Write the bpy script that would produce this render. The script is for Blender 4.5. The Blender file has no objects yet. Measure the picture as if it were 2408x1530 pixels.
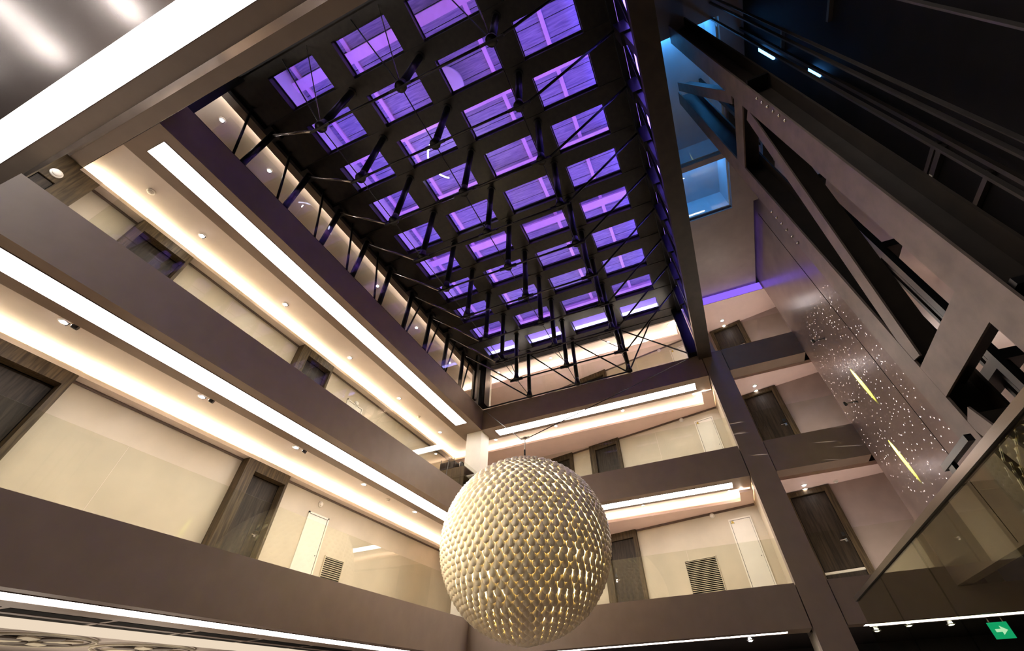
import bpy, math, random
from mathutils import Vector, Matrix
random.seed(7)
sc = bpy.context.scene
COL = sc.collection

# ------------------------------------------------------------------ camera
# world: X along the long gallery, Y across the atrium, Z up; the eye is at the origin, the ground floor 1.6 m below it
R = ((0.382078, -0.923629, -0.030412), (0.650358, 0.292123, -0.701213), (0.656545, 0.248139, 0.712303))
cam_d = bpy.data.cameras.new('camera')
cam = bpy.data.objects.new('camera', cam_d)
COL.objects.link(cam)
m = Matrix(((R[0][0], -R[1][0], -R[2][0], 0), (R[0][1], -R[1][1], -R[2][1], 0), (R[0][2], -R[1][2], -R[2][2], 0), (0, 0, 0, 1)))
cam.matrix_world = m
cam_d.sensor_width = 36
cam_d.lens = 946.06 / 2408 * 36
cam_d.shift_x = (1204 - 1255.3) / 2408
cam_d.shift_y = (715 - 765) / 2408
cam_d.clip_start = 0.02
cam_d.clip_end = 200
sc.camera = cam

# ------------------------------------------------------------------ world, exposure
w = bpy.data.worlds.new('world')
sc.world = w
w.use_nodes = True
w.node_tree.nodes['Background'].inputs[0].default_value = (0.02, 0.016, 0.03, 1)
w.node_tree.nodes['Background'].inputs[1].default_value = 0.12
sc.view_settings.view_transform = 'Standard'
sc.view_settings.look = 'None'
sc.view_settings.exposure = 1.5
sc.view_settings.gamma = 1.0
sc.view_settings.use_curve_mapping = False
sc.cycles.use_denoising = True
sc.cycles.max_bounces = 8
sc.cycles.diffuse_bounces = 4
sc.cycles.glossy_bounces = 4
sc.cycles.transparent_max_bounces = 16
sc.cycles.sample_clamp_indirect = 6.0
sc.cycles.caustics_reflective = False
sc.cycles.caustics_refractive = False

# light levels, all lamps of the building
STRIP = 7.0       # opal strip lights in the balcony undersides
COVE = 20.0       # warm LED lines hidden in the coves
DOWN = 70.0       # recessed downlights
VIOLET = 28.0      # violet LED lines of the pool

# ------------------------------------------------------------------ materials
MATS = {}


def new_mat(name):
    mt = bpy.data.materials.new(name)
    mt.use_nodes = True
    nt = mt.node_tree
    nt.nodes.clear()
    out = nt.nodes.new('ShaderNodeOutputMaterial')
    MATS[name] = mt
    return mt, nt, out


def plain(name, col, rough=0.6, metal=0.0, vary=0.12, scale=3.0, bump=0.0, bscale=60.0, spec=0.5, stretch=None):
    mt, nt, out = new_mat(name)
    b = nt.nodes.new('ShaderNodeBsdfPrincipled')
    b.inputs['Roughness'].default_value = rough
    b.inputs['Metallic'].default_value = metal
    b.inputs['Specular IOR Level'].default_value = spec
    tc = nt.nodes.new('ShaderNodeTexCoord')
    mp = nt.nodes.new('ShaderNodeMapping')
    nt.links.new(tc.outputs['Object'], mp.inputs['Vector'])
    if stretch:
        mp.inputs['Scale'].default_value = stretch
    n = nt.nodes.new('ShaderNodeTexNoise')
    n.inputs['Scale'].default_value = scale
    n.inputs['Detail'].default_value = 6
    nt.links.new(mp.outputs[0], n.inputs['Vector'])
    rmp = nt.nodes.new('ShaderNodeValToRGB')
    rmp.color_ramp.elements[0].position = 0.3
    rmp.color_ramp.elements[1].position = 0.7
    rmp.color_ramp.elements[0].color = (*[c * (1 - vary) for c in col], 1)
    rmp.color_ramp.elements[1].color = (*[min(1, c * (1 + vary)) for c in col], 1)
    nt.links.new(n.outputs['Fac'], rmp.inputs['Fac'])
    nt.links.new(rmp.outputs[0], b.inputs['Base Color'])
    if bump:
        n2 = nt.nodes.new('ShaderNodeTexNoise')
        n2.inputs['Scale'].default_value = bscale
        n2.inputs['Detail'].default_value = 3
        nt.links.new(mp.outputs[0], n2.inputs['Vector'])
        bp = nt.nodes.new('ShaderNodeBump')
        bp.inputs['Strength'].default_value = bump
        bp.inputs['Distance'].default_value = 0.01
        nt.links.new(n2.outputs['Fac'], bp.inputs['Height'])
        nt.links.new(bp.outputs[0], b.inputs['Normal'])
    nt.links.new(b.outputs[0], out.inputs[0])
    return mt


def emit(name, col, strength):
    mt, nt, out = new_mat(name)
    e = nt.nodes.new('ShaderNodeEmission')
    e.inputs[0].default_value = (*col, 1)
    e.inputs[1].default_value = strength
    nt.links.new(e.outputs[0], out.inputs[0])
    return mt


def glass(name, tint, ior=1.5, rough=0.0, wave=0.0):
    mt, nt, out = new_mat(name)
    t = nt.nodes.new('ShaderNodeBsdfTransparent')
    t.inputs[0].default_value = (*tint, 1)
    g = nt.nodes.new('ShaderNodeBsdfGlossy')
    g.inputs['Roughness'].default_value = rough
    # Schlick reflectance, the same from both sides of the pane
    lw = nt.nodes.new('ShaderNodeLayerWeight')
    lw.inputs[0].default_value = 0.5
    pw = nt.nodes.new('ShaderNodeMath')
    pw.operation = 'POWER'
    nt.links.new(lw.outputs['Facing'], pw.inputs[0])
    pw.inputs[1].default_value = 4.5
    f = nt.nodes.new('ShaderNodeMath')
    f.operation = 'MULTIPLY_ADD'
    nt.links.new(pw.outputs[0], f.inputs[0])
    r0 = ((ior - 1) / (ior + 1)) ** 2
    f.inputs[1].default_value = 0.75
    f.inputs[2].default_value = r0
    if wave:
        n2 = nt.nodes.new('ShaderNodeTexNoise')
        n2.inputs['Scale'].default_value = 5
        bp = nt.nodes.new('ShaderNodeBump')
        bp.inputs['Strength'].default_value = wave
        bp.inputs['Distance'].default_value = 0.02
        nt.links.new(n2.outputs['Fac'], bp.inputs['Height'])
        nt.links.new(bp.outputs[0], g.inputs['Normal'])
    mx = nt.nodes.new('ShaderNodeMixShader')
    nt.links.new(f.outputs[0], mx.inputs[0])
    nt.links.new(t.outputs[0], mx.inputs[1])
    nt.links.new(g.outputs[0], mx.inputs[2])
    nt.links.new(mx.outputs[0], out.inputs[0])
    return mt


def wood(name, c0, c1, rough=0.35, axis=2):
    mt, nt, out = new_mat(name)
    b = nt.nodes.new('ShaderNodeBsdfPrincipled')
    b.inputs['Roughness'].default_value = rough
    b.inputs['Specular IOR Level'].default_value = 0.25
    tc = nt.nodes.new('ShaderNodeTexCoord')
    mp = nt.nodes.new('ShaderNodeMapping')
    s = [14.0, 14.0, 14.0]
    s[axis] = 1.2
    mp.inputs['Scale'].default_value = s
    nt.links.new(tc.outputs['Object'], mp.inputs['Vector'])
    n = nt.nodes.new('ShaderNodeTexNoise')
    n.inputs['Scale'].default_value = 1.6
    n.inputs['Detail'].default_value = 8
    n.inputs['Distortion'].default_value = 0.6
    nt.links.new(mp.outputs[0], n.inputs['Vector'])
    rmp = nt.nodes.new('ShaderNodeValToRGB')
    rmp.color_ramp.elements[0].position = 0.35
    rmp.color_ramp.elements[1].position = 0.68
    rmp.color_ramp.elements[0].color = (*c0, 1)
    rmp.color_ramp.elements[1].color = (*c1, 1)
    nt.links.new(n.outputs['Fac'], rmp.inputs['Fac'])
    nt.links.new(rmp.outputs[0], b.inputs['Base Color'])
    nt.links.new(b.outputs[0], out.inputs[0])
    return mt


plain('taupe', (0.262, 0.195, 0.146), 0.45, bump=0.05, bscale=90, vary=0.07)
plain('taupe_soffit', (0.26, 0.205, 0.165), 0.5, vary=0.06)
plain('cream_ceiling', (0.68, 0.585, 0.51), 0.6, vary=0.03)
plain('pink_ceiling', (0.82, 0.63, 0.56), 0.6, vary=0.03)
plain('cream_wall', (0.57, 0.49, 0.36), 0.42, vary=0.08, scale=1.3)
plain('white_paint', (0.78, 0.73, 0.62), 0.4, vary=0.03)
plain('bay_wall', (0.36, 0.28, 0.25), 0.4, vary=0.07)
plain('bronze_wall', (0.36, 0.275, 0.245), 0.27, metal=0.25, vary=0.12, scale=1.2, spec=0.8)
wood('dark_wood', (0.038, 0.025, 0.012), (0.105, 0.072, 0.036), 0.5)
wood('leaf_wood', (0.018, 0.012, 0.008), (0.052, 0.036, 0.022), 0.5)
plain('shadow_gap', (0.004, 0.0035, 0.003), 0.9, spec=0.1)
plain('trim_brown', (0.14, 0.1, 0.08), 0.5)
plain('black_steel', (0.007, 0.0065, 0.0065), 0.35, metal=0.2, vary=0.3, spec=0.5)
plain('pool_steel', (0.013, 0.0105, 0.007), 0.3, vary=0.5, scale=8, spec=0.45)
plain('rod_steel', (0.35, 0.31, 0.26), 0.25, metal=0.9)
plain('tower_steel', (0.165, 0.122, 0.098), 0.5, metal=0.15, vary=0.22, scale=4, bump=0.05, bscale=40)
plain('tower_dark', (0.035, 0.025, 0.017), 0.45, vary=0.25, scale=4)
plain('bolt_steel', (0.55, 0.5, 0.45), 0.25, metal=1.0)
plain('rail_steel', (0.2, 0.165, 0.145), 0.25, metal=0.95, vary=0.08)
plain('handle_steel', (0.75, 0.72, 0.68), 0.2, metal=1.0)
plain('silver_ceiling', (0.46, 0.42, 0.41), 0.21, metal=0.95, vary=0.15, scale=0.8)
plain('gloss_trim', (0.62, 0.55, 0.5), 0.16, metal=0.75)
plain('dark_ceiling', (0.055, 0.045, 0.042), 0.18, vary=0.2, spec=0.7)
plain('dark_wall', (0.03, 0.022, 0.018), 0.5, vary=0.3)
plain('shaft_panel', (0.006, 0.0045, 0.004), 0.6, vary=0.35, spec=0.15)
plain('shaft_metal', (0.1, 0.085, 0.075), 0.4, metal=0.5)
plain('gallery_floor', (0.55, 0.47, 0.4), 0.4, vary=0.06)
plain('floor_stone', (0.14, 0.115, 0.1), 0.25, vary=0.2)
plain('grey_plaster', (0.36, 0.31, 0.27), 0.45, vary=0.12)
plain('leaf_relief', (0.55, 0.5, 0.38), 0.4, vary=0.2)
plain('leaf_dark', (0.14, 0.12, 0.1), 0.5, vary=0.2)
plain('white_plastic', (0.82, 0.78, 0.7), 0.35, vary=0.02)
plain('black_plastic', (0.012, 0.012, 0.013), 0.3)
plain('pool_white', (0.75, 0.72, 0.74), 0.5, vary=0.05)
plain('yellow_sign', (0.8, 0.55, 0.03), 0.4, vary=0.02)
plain('beam_pale', (0.95, 0.62, 0.72), 0.5, vary=0.1)
plain('spoon_shell', (0.9, 0.76, 0.5), 0.28, vary=0.12, scale=1.2, spec=0.6)
wood('pool_plank', (0.24, 0.22, 0.3), (0.44, 0.4, 0.46), 0.6, axis=1)
glass('clear_glass', (0.955, 0.965, 0.93), 1.45)
glass('rail_glass', (0.72, 0.73, 0.6), 1.42)
glass('pool_glass', (0.93, 0.93, 0.98), 1.33, 0.02, 0.25)
emit('strip_opal', (1.0, 0.93, 0.88), STRIP)
emit('strip_front', (1.0, 0.95, 0.92), STRIP)
emit('cove_led', (1.0, 0.85, 0.6), COVE)
emit('cove_led_pale', (1.0, 0.86, 0.68), COVE)
emit('cove_led_top', (1.0, 0.86, 0.7), COVE * 2.2)
emit('cornice_led', (1.0, 0.82, 0.62), 0.3)  # emission put into the cornice to make it look bright
emit('floor_led', (1.0, 0.95, 0.9), 11.0)  # added light lines, reflected as streaks in the silver ceiling
emit('lamp_bay', (1.0, 0.93, 0.95), 45.0)
emit('floor_line', (1.0, 0.86, 0.78), 23.0)  # added fill light behind the balustrades
emit('well_led', (0.06, 0.36, 1.0), 7.0)
emit('violet_edge', (0.15, 0.11, 1.0), 60.0)
emit('lamp_white', (1.0, 0.93, 0.95), DOWN)
emit('violet_led', (0.15, 0.125, 1.0), VIOLET)
emit('magenta_led', (0.55, 0.25, 1.0), VIOLET * 0.45)
emit('back_led', (0.45, 0.4, 1.0), 3.0)
emit('violet_band', (0.2, 0.1, 0.9), 0.55)  # violet light put into the ceiling edge as glow
emit('violet_dim', (0.2, 0.1, 0.9), 2.0)
emit('ball_core', (1.0, 0.82, 0.42), 1.2)
emit('exit_green', (0.01, 0.5, 0.26), 0.6)
emit('exit_white', (0.6, 1.0, 0.85), 0.7)
emit('neon_white', (0.75, 0.75, 1.0), 5.0)
emit('blue_led', (0.08, 0.36, 1.0), 4.0)  # glow in place of blue lit floors beyond the shaft
emit('green_led', (0.3, 1.0, 0.35), 1.2)

# ------------------------------------------------------------------ mesh helpers


class MB:
    def __init__(s):
        s.v = []
        s.f = []

    def box(s, x0, x1, y0, y1, z0, z1):
        b = len(s.v)
        s.v += [(x, y, z) for z in (z0, z1) for y in (y0, y1) for x in (x0, x1)]
        s.f += [tuple(b + i for i in q) for q in ((0, 2, 3, 1), (4, 5, 7, 6), (0, 1, 5, 4), (2, 6, 7, 3), (0, 4, 6, 2), (1, 3, 7, 5))]
        return s

    def bevbox(s, x0, x1, y0, y1, z0, z1, e=0.01):
        # a box with chamfered vertical edges
        return s.prism([(x0 + e, y0), (x1 - e, y0), (x1, y0 + e), (x1, y1 - e), (x1 - e, y1), (x0 + e, y1), (x0, y1 - e), (x0, y0 + e)], z0, z1)

    def prism(s, pts, z0, z1):
        b = len(s.v)
        n = len(pts)
        a = sum(pts[i][0] * pts[(i + 1) % n][1] - pts[(i + 1) % n][0] * pts[i][1] for i in range(n))
        if a < 0:
            pts = pts[::-1]
        s.v += [(x, y, z0) for x, y in pts] + [(x, y, z1) for x, y in pts]
        s.f += [tuple(range(b + n - 1, b - 1, -1)), tuple(range(b + n, b + 2 * n))]
        s.f += [(b + i, b + (i + 1) % n, b + n + (i + 1) % n, b + n + i) for i in range(n)]
        return s

    def tube(s, p, q, r, n=8, r2=None):
        p = Vector(p)
        q = Vector(q)
        d = (q - p).normalized()
        a = d.orthogonal().normalized()
        c = d.cross(a)
        b = len(s.v)
        r2 = r if r2 is None else r2
        for o, rr in ((p, r), (q, r2)):
            for i in range(n):
                t = 2 * math.pi * i / n
                s.v.append(tuple(o + a * (rr * math.cos(t)) + c * (rr * math.sin(t))))
        s.f += [(b + i, b + (i + 1) % n, b + n + (i + 1) % n, b + n + i) for i in range(n)]
        s.f += [tuple(range(b + n - 1, b - 1, -1)), tuple(range(b + n, b + 2 * n))]
        return s

    def lathe(s, c, prof, n=16, axis=(0, 0, 1)):
        # profile of (radius, height along the axis)
        d = Vector(axis).normalized()
        a = d.orthogonal().normalized()
        e = d.cross(a)
        b = len(s.v)
        c = Vector(c)
        for r, h in prof:
            for i in range(n):
                t = 2 * math.pi * i / n
                s.v.append(tuple(c + d * h + a * (r * math.cos(t)) + e * (r * math.sin(t))))
        for k in range(len(prof) - 1):
            s.f += [(b + k * n + i, b + k * n + (i + 1) % n, b + (k + 1) * n + (i + 1) % n, b + (k + 1) * n + i) for i in range(n)]
        s.f += [tuple(range(b + n - 1, b - 1, -1)), tuple(range(b + (len(prof) - 1) * n, b + len(prof) * n))]
        return s

    def bar(s, p, q, wd, th, up=(0, 1, 0)):
        # rectangular bar from p to q; wd across, th along 'up'
        p = Vector(p)
        q = Vector(q)
        d = (q - p).normalized()
        u = Vector(up)
        u = (u - d * u.dot(d)).normalized()
        a = d.cross(u)
        b = len(s.v)
        for o in (p, q):
            for i, j in ((-1, -1), (1, -1), (1, 1), (-1, 1)):
                s.v.append(tuple(o + a * (wd / 2 * i) + u * (th / 2 * j)))
        s.f += [(b, b + 1, b + 2, b + 3), (b + 7, b + 6, b + 5, b + 4)]
        s.f += [(b + i, b + 4 + i, b + 4 + (i + 1) % 4, b + (i + 1) % 4) for i in range(4)]
        return s

    def torus(s, c, r, t, n=24, k=6, axis='z', sy=1.0, a0=0, a1=2 * math.pi):
        b = len(s.v)
        full = abs(a1 - a0 - 2 * math.pi) < 1e-6
        m_ = n if full else n + 1
        for i in range(m_):
            u = a0 + (a1 - a0) * i / n
            for j in range(k):
                w_ = 2 * math.pi * j / k
                rr = r + t * math.cos(w_)
                x, y, z = rr * math.cos(u), rr * math.sin(u) * sy, t * math.sin(w_)
                s.v.append((c[0] + x, c[1] + y, c[2] + z))
        for i in range(n):
            for j in range(k):
                i2 = (i + 1) % m_
                s.f.append((b + i * k + j, b + i2 * k + j, b + i2 * k + (j + 1) % k, b + i * k + (j + 1) % k))
        return s

    def mesh(s, name, mat, smooth=False):
        me = bpy.data.meshes.new(name)
        me.from_pydata(s.v, [], s.f)
        me.materials.append(MATS[mat])
        if smooth:
            for p in me.polygons:
                p.use_smooth = True
        me.update()
        return me

    def build(s, name, mat, parent=None, smooth=False, loc=None):
        return link(name, s.mesh(name, mat, smooth), parent, loc)


def link(name, data, parent=None, loc=None):
    o = bpy.data.objects.new(name, data)
    COL.objects.link(o)
    if parent is not None:
        o.parent = parent
    if loc is not None:
        o.location = loc
    return o


def tag(o, label=None, cat=None, group=None, kind=None):
    if label:
        o['label'] = label
    if cat:
        o['category'] = cat
    if group:
        o['group'] = group
    if kind:
        o['kind'] = kind
    return o


def empty(name, loc=(0, 0, 0), rz=0.0):
    o = bpy.data.objects.new(name, None)
    o.empty_display_size = 0.1
    COL.objects.link(o)
    o.location = loc
    o.rotation_euler = (0, 0, rz)
    return o


def struct(name, mb, mat, label=None):
    o = mb.build(name, mat)
    o['kind'] = 'structure'
    if label:
        o['label'] = label
    return o


def copy_tree(o, parent=None):
    c = o.copy()
    COL.objects.link(c)
    c.parent = parent
    for ch in [x for x in bpy.data.objects if x.parent == o]:
        copy_tree(ch, c)
    return c


ORD = ['first', 'second', 'third', 'fourth', 'fifth', 'sixth', 'seventh', 'eighth', 'ninth', 'tenth', 'eleventh', 'twelfth']
LEVEL = {0: 'ground floor', 1: 'lowest gallery', 2: 'middle gallery', 3: 'top gallery'}

# ------------------------------------------------------------------ main dimensions
Z = {1: 1.89, 2: 5.155, 3: 8.42}          # tops of the balcony fronts
FH = 0.845                               # height of a balcony front
S = {0: 1.09, 1: 4.31, 2: 7.575, 3: 10.84}  # soffit above each storey
CG = 0.11                                # recess of the gallery ceilings above the soffits
GROUND = -1.6
BX = 12.35                               # front plane of the end galleries
WL = 9.3                                 # wall of the long gallery
TH = -math.atan(0.21)                    # the end wall stands at a slant


def bx(y):
    return 14.57 + 0.21 * y


# ------------------------------------------------------------------ structure: ground floor
struct('floor', MB().box(-7, 18, -7, 14, GROUND - 0.2, GROUND), 'floor_stone', 'polished brown stone floor of the ground-floor lobby')

# balcony fronts: long side, end side, lift side
n_trim = 0
for k in (1, 2, 3):
    zt = Z[k]
    n_trim += 1
    x0 = {1: -6.8, 2: -0.22, 3: 0.06}[k]
    struct(f'trim_{n_trim}', MB().box(x0, 13.2, 7.0, 7.97, S[k - 1], zt), 'taupe', f'taupe plastered balcony front of the {LEVEL[k]} along the long side')
    n_trim += 1
    struct(f'trim_{n_trim}', MB().box(BX, 13.2, -1.335, 6.998, S[k - 1], zt), 'taupe', f'taupe plastered balcony front of the {LEVEL[k]} at the end wall')
    n_trim += 1
    struct(f'trim_{n_trim}', MB().box(BX, 12.86, -4.24, -2.015, S[k - 1], zt) if k > 1 else MB().box(BX, 12.86, -6.5, -2.015, S[0], 1.54).box(BX, 12.86, -4.24, -2.015, 1.54, zt), 'taupe', f'taupe plastered balcony front of the {LEVEL[k]} in the bay beside the bronze wall')

# floors and ceilings of the galleries
for k in (1, 2, 3):
    zt = Z[k]
    fl = MB().box({1: -6.8, 2: -0.22, 3: 0.06}[k], 17.0, 7.97, 9.4, zt - 0.12, zt)
    fl.prism([(13.2, -1.36), (13.2, 7.97), (bx(7.97), 7.97), (bx(-1.36), -1.36)], zt - 0.12, zt)
    fl.prism([(12.86, -4.5), (12.86, -2.0), (bx(-2.0), -2.0), (bx(-5.0), -5.0)], zt - 0.12, zt)
    struct('floor', fl, 'gallery_floor', f'stone floor slab of the {LEVEL[k]}')
for k in (1, 2):
    s = S[k]
    zc = s + CG
    c = MB().box(-6.8 if k == 1 else 0.06, 17.0, 7.97 if k == 2 else 7.97, 9.3, zc, zc + 0.15)
    c.prism([(13.2, -1.36), (13.2, 7.97), (14.6, 7.97), (14.6, -1.36)], zc, zc + 0.15)
    struct('ceiling', c, 'cream_ceiling', f'cream plaster ceiling of the {LEVEL[k]} behind the balcony fronts')
# top storey
s = S[3]
c = MB().box(-1.0, 17.0, 7.55, 9.3, s + 0.14, s + 0.3)
struct('ceiling', c, 'cream_ceiling', 'cream plaster ceiling of the top gallery along the long side')
c = MB().prism([(12.75, -1.3), (12.75, 7.55), (14.7, 7.55), (14.7, -1.3)], s + 0.1, s + 0.3)
struct('ceiling', c, 'cream_ceiling', 'cream plaster ceiling of the top gallery at the end wall')
struct('trim_20', MB().box(-0.5, 13.0, 7.55, 8.02, s - 0.02, s + 0.05), 'taupe_soffit', 'brown soffit ledge of the top gallery ceiling beside the pool frame')
struct('trim_21', MB().box(12.62, 13.0, -1.3, 7.5, s - 0.1, s + 0.08), 'taupe_soffit', 'brown soffit ledge above the end wall of the top gallery')

# dropped ceiling panels carrying the cove light: end wall, and ledges along the long wall
for k in (1, 2, 3):
    s = S[k]
    d = MB().prism([(13.92, -1.0), (13.92, 9.07), (bx(9.07) + 0.05, 9.07), (bx(-1.36) + 0.05, -1.36), (13.2, -1.36), (13.2, -1.0)], s - 0.11, s - 0.04)
    struct('ceiling', d, 'pink_ceiling', f'dropped pinkish ceiling panel with cove light in front of the {LEVEL[k]} end wall')
    struct('cove_trim', MB().box(-6.8 if k == 1 else 0.06, bx(9.07), 9.07, 9.3, s - 0.11, s - 0.035), 'cream_ceiling', f'plaster cove ledge along the long wall of the {LEVEL[k]}')
    struct('cove_trim', MB().box(-6.8 if k == 1 else 0.06, bx(9.07), 9.27, 9.3, s - 0.15, s - 0.11), 'trim_brown', f'dark shadow gap under the cove ledge of the {LEVEL[k]}')
    o = MB().box(-0.02, 0.0, -1.36 * 1.0218, 9.2 * 1.0218, s - 0.17, s - 0.11).build('wall_trim', 'trim_brown', None)
    o.location = (14.57, 0, 0)
    o.rotation_euler = (0, 0, TH)
    tag(o, f'dark shadow gap above the {LEVEL[k]} end wall', kind='structure')

# walls
struct('wall_left', MB().box(-6.8, 17.0, 9.3, 9.5, 1.1, 4.6).box(-0.22, 17.0, 9.3, 9.5, 4.6, 11.0), 'cream_wall', 'cream polished plaster wall of the long galleries')
wb = MB().box(0, 0.2, -5.6, 10.0, 1.1, 11.0).build('wall_back', 'cream_wall')
wb.location = (14.57, 0, 0)
wb.rotation_euler = (0, 0, TH)
tag(wb, 'slanting cream plaster end wall behind the galleries', kind='structure')
# darker plaster of the lift-side bay lies on the end wall
o = MB().box(-0.03, 0.0, -5.3, -2.0, 1.1, 11.0).build('wall_panel', 'bay_wall')
o.location = (14.57, 0, 0)
o.rotation_euler = (0, 0, TH)
tag(o, 'taupe plaster facing of the end wall in the bay beside the bronze wall', kind='structure')
rw = MB().box(4.7, 9.0, -4.5, -4.24, GROUND, 11.2).box(9.0, BX, -4.5, -4.24, 1.55, 11.2)
rw.prism([(BX, -4.24), (BX, -4.5), (14.4, -5.4), (14.4, -5.06)], 1.55, 11.2)
struct('wall_right', rw, 'bronze_wall', 'tall shiny bronze-brown wall beside the lift frame')
struct('wall_trim', MB().box(9.2, 9.215, -4.245, -4.235, 1.6, 10.85), 'shadow_gap', 'thin dark joint running up the bronze wall')
# column and partition between end gallery and lift-side bay
struct('column', MB().box(BX - 0.02, 12.75, -1.996, -1.357, GROUND, Z[3] - 0.02), 'taupe', 'tall taupe square column between end gallery and side bay')
struct('wall_partition', MB().box(12.75, 14.35, -1.9, -1.4, GROUND, 10.9), 'cream_wall', 'cream partition wall behind the taupe column')
for k in (1, 2, 3):
    struct('column', MB().box(12.38, 12.98, 7.01, 7.64, Z[k] + 0.001, S[k]), 'white_paint', f'cream painted corner column of the {LEVEL[k]}')
struct('column', MB().box(12.4, 13.0, 7.02, 7.64, GROUND, S[0]), 'white_paint', 'white corner column of the ground floor')
# lift-side bay ceilings
for k in (1, 2, 3):
    zc = S[k] - 0.08 if k < 3 else 10.5
    x0 = 12.86 if k < 3 else BX
    struct('ceiling', MB().prism([(x0, -4.36 if k == 3 else -4.43), (x0, -1.99), (bx(-2.0), -2.0), (bx(-4.95), -4.95)], zc, zc + 0.1 if k < 3 else 10.85), 'pink_ceiling', f'pinkish plaster ceiling of the {LEVEL[k]} side bay')

# front gallery overhead
struct('ceiling', MB().box(-0.59, 0.05, -3.0, 12.0, S[2], Z[3]), 'taupe_soffit', 'taupe soffit of the front gallery overhead')
struct('trim_22', MB().box(-0.3, -0.18, -3.0, 12.0, S[2] - 0.02, S[2] + 0.001), 'gloss_trim', 'glossy metal band along the front gallery soffit')
struct('ceiling', MB().box(-7, -1.04, -7, 14, S[2] - 0.02, S[2] + 0.2), 'silver_ceiling', 'brushed silver ceiling over the entrance beyond the white strip light')
struct('wall_front', MB().box(-7.2, -7, -7, 14, GROUND, S[2]), 'dark_wall', 'dark wall of the entrance hall')

# unseen landing added with its light lines to give the silver ceiling its streaks
struct('floor', MB().box(-6.8, -0.24, 7.0, 13.9, 4.62, 4.74), 'floor_stone', 'brown stone floor of the entrance landing')
for i, (a, b, y) in enumerate(((-2.9, -1.45, 7.95), (-3.3, -1.6, 10.2), (-3.0, -2.2, 12.2))):
    tag(MB().box(a, b, y - 0.04, y + 0.04, 4.735, 4.75).build('floor_light', 'floor_led'), ['floor light line of the entrance landing nearest the gallery', 'middle floor light line of the entrance landing', 'short floor light line at the back of the entrance landing'][i], 'light strip', 'floor light lines of the entrance landing')

# ground floor ceilings
struct('ceiling', MB().prism([(13.2, -1.4), (13.2, 9.3), (17.5, 9.3), (17.5, -7), (12.9, -7), (12.9, -1.4)], S[0] + 0.0, S[0] + 0.1), 'dark_ceiling', 'dark glossy ceiling of the ground floor under the end gallery')
struct('wall_right', MB().box(9.0, 17.5, -7.2, -7.0, GROUND, 1.6), 'dark_wall', 'dark side wall of the ground floor lobby')
struct('wall_back', MB().box(17.3, 17.5, -7, 14, GROUND, S[0]), 'dark_wall', 'dark rear wall of the ground floor lobby')
struct('ceiling', MB().box(-6.8, 13.2, 7.97, 8.85, S[0], S[0] + 0.1), 'taupe_soffit', 'taupe ceiling strip of the ground floor holding the air slots')
struct('trim_23', MB().box(-6.8, 13.2, 8.85, 8.95, S[0] - 0.1, S[0] + 0.1), 'cornice_led', 'softly glowing pale cornice beside the ornamented ground floor ceiling')  # bright look of the cornice put in as emission
orn = MB().box(-6.8, 17.5, 8.95, 14, 1.0, 1.1)
struct('ceiling', orn, 'grey_plaster', 'grey plaster ground floor ceiling with leaf medallions')
struct('wall_left', MB().box(-6.8, 17.5, 13.8, 14, GROUND, 1.0), 'dark_wall', 'dark wall of the ground floor room under the long gallery')

# ------------------------------------------------------------------ strip lights


def strip_light(x0, x1, y0, y1, z, label, mat='strip_opal'):
    t = empty('strip_light', ((x0 + x1) / 2, (y0 + y1) / 2, z))
    tag(t, label, 'strip light', 'white strip lights in the balcony undersides')
    hx, hy = (x1 - x0) / 2, (y1 - y0) / 2
    MB().box(-hx, hx, -hy, hy, -0.006, 0.012).build('diffuser', mat, t)
    f = MB()
    e = 0.012
    f.box(-hx - e, hx + e, -hy - e, -hy, -0.01, 0.012).box(-hx - e, hx + e, hy, hy + e, -0.01, 0.012)
    f.box(-hx - e, -hx, -hy, hy, -0.01, 0.012).box(hx, hx + e, -hy, hy, -0.01, 0.012)
    f.build('frame', 'trim_brown', t)
    return t


strip_light(0.32, 11.62, 7.24, 7.69, S[2], 'long white strip light under the top balcony of the long side')
strip_light(-0.15, 11.62, 7.24, 7.69, S[1], 'long white strip light under the middle balcony of the long side')
strip_light(-6.5, 12.2, 7.22, 7.66, S[0], 'long white strip light under the lowest balcony of the long side')
strip_light(12.6, 13.02, -0.86, 6.55, S[2], 'white strip light under the top balcony of the end wall')
strip_light(12.6, 13.02, -0.86, 6.55, S[1], 'white strip light under the middle balcony of the end wall')
strip_light(12.6, 12.92, -0.86, 6.55, S[0], 'white strip light under the lowest balcony of the end wall')
strip_light(12.45, 12.75, -6.2, -2.35, S[0], 'white strip light under the lowest balcony seen through the handrail glass')
strip_light(-1.04, -0.59, -3.0, 12.0, S[2] - 0.006, 'very wide white strip light in the front gallery overhead', 'strip_front')

# ------------------------------------------------------------------ cove LED lines


def led(name, mb, mat, label):
    o = mb.build(name, mat)
    return tag(o, label, 'light strip', 'warm LED lines hidden in the ceiling coves')


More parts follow.
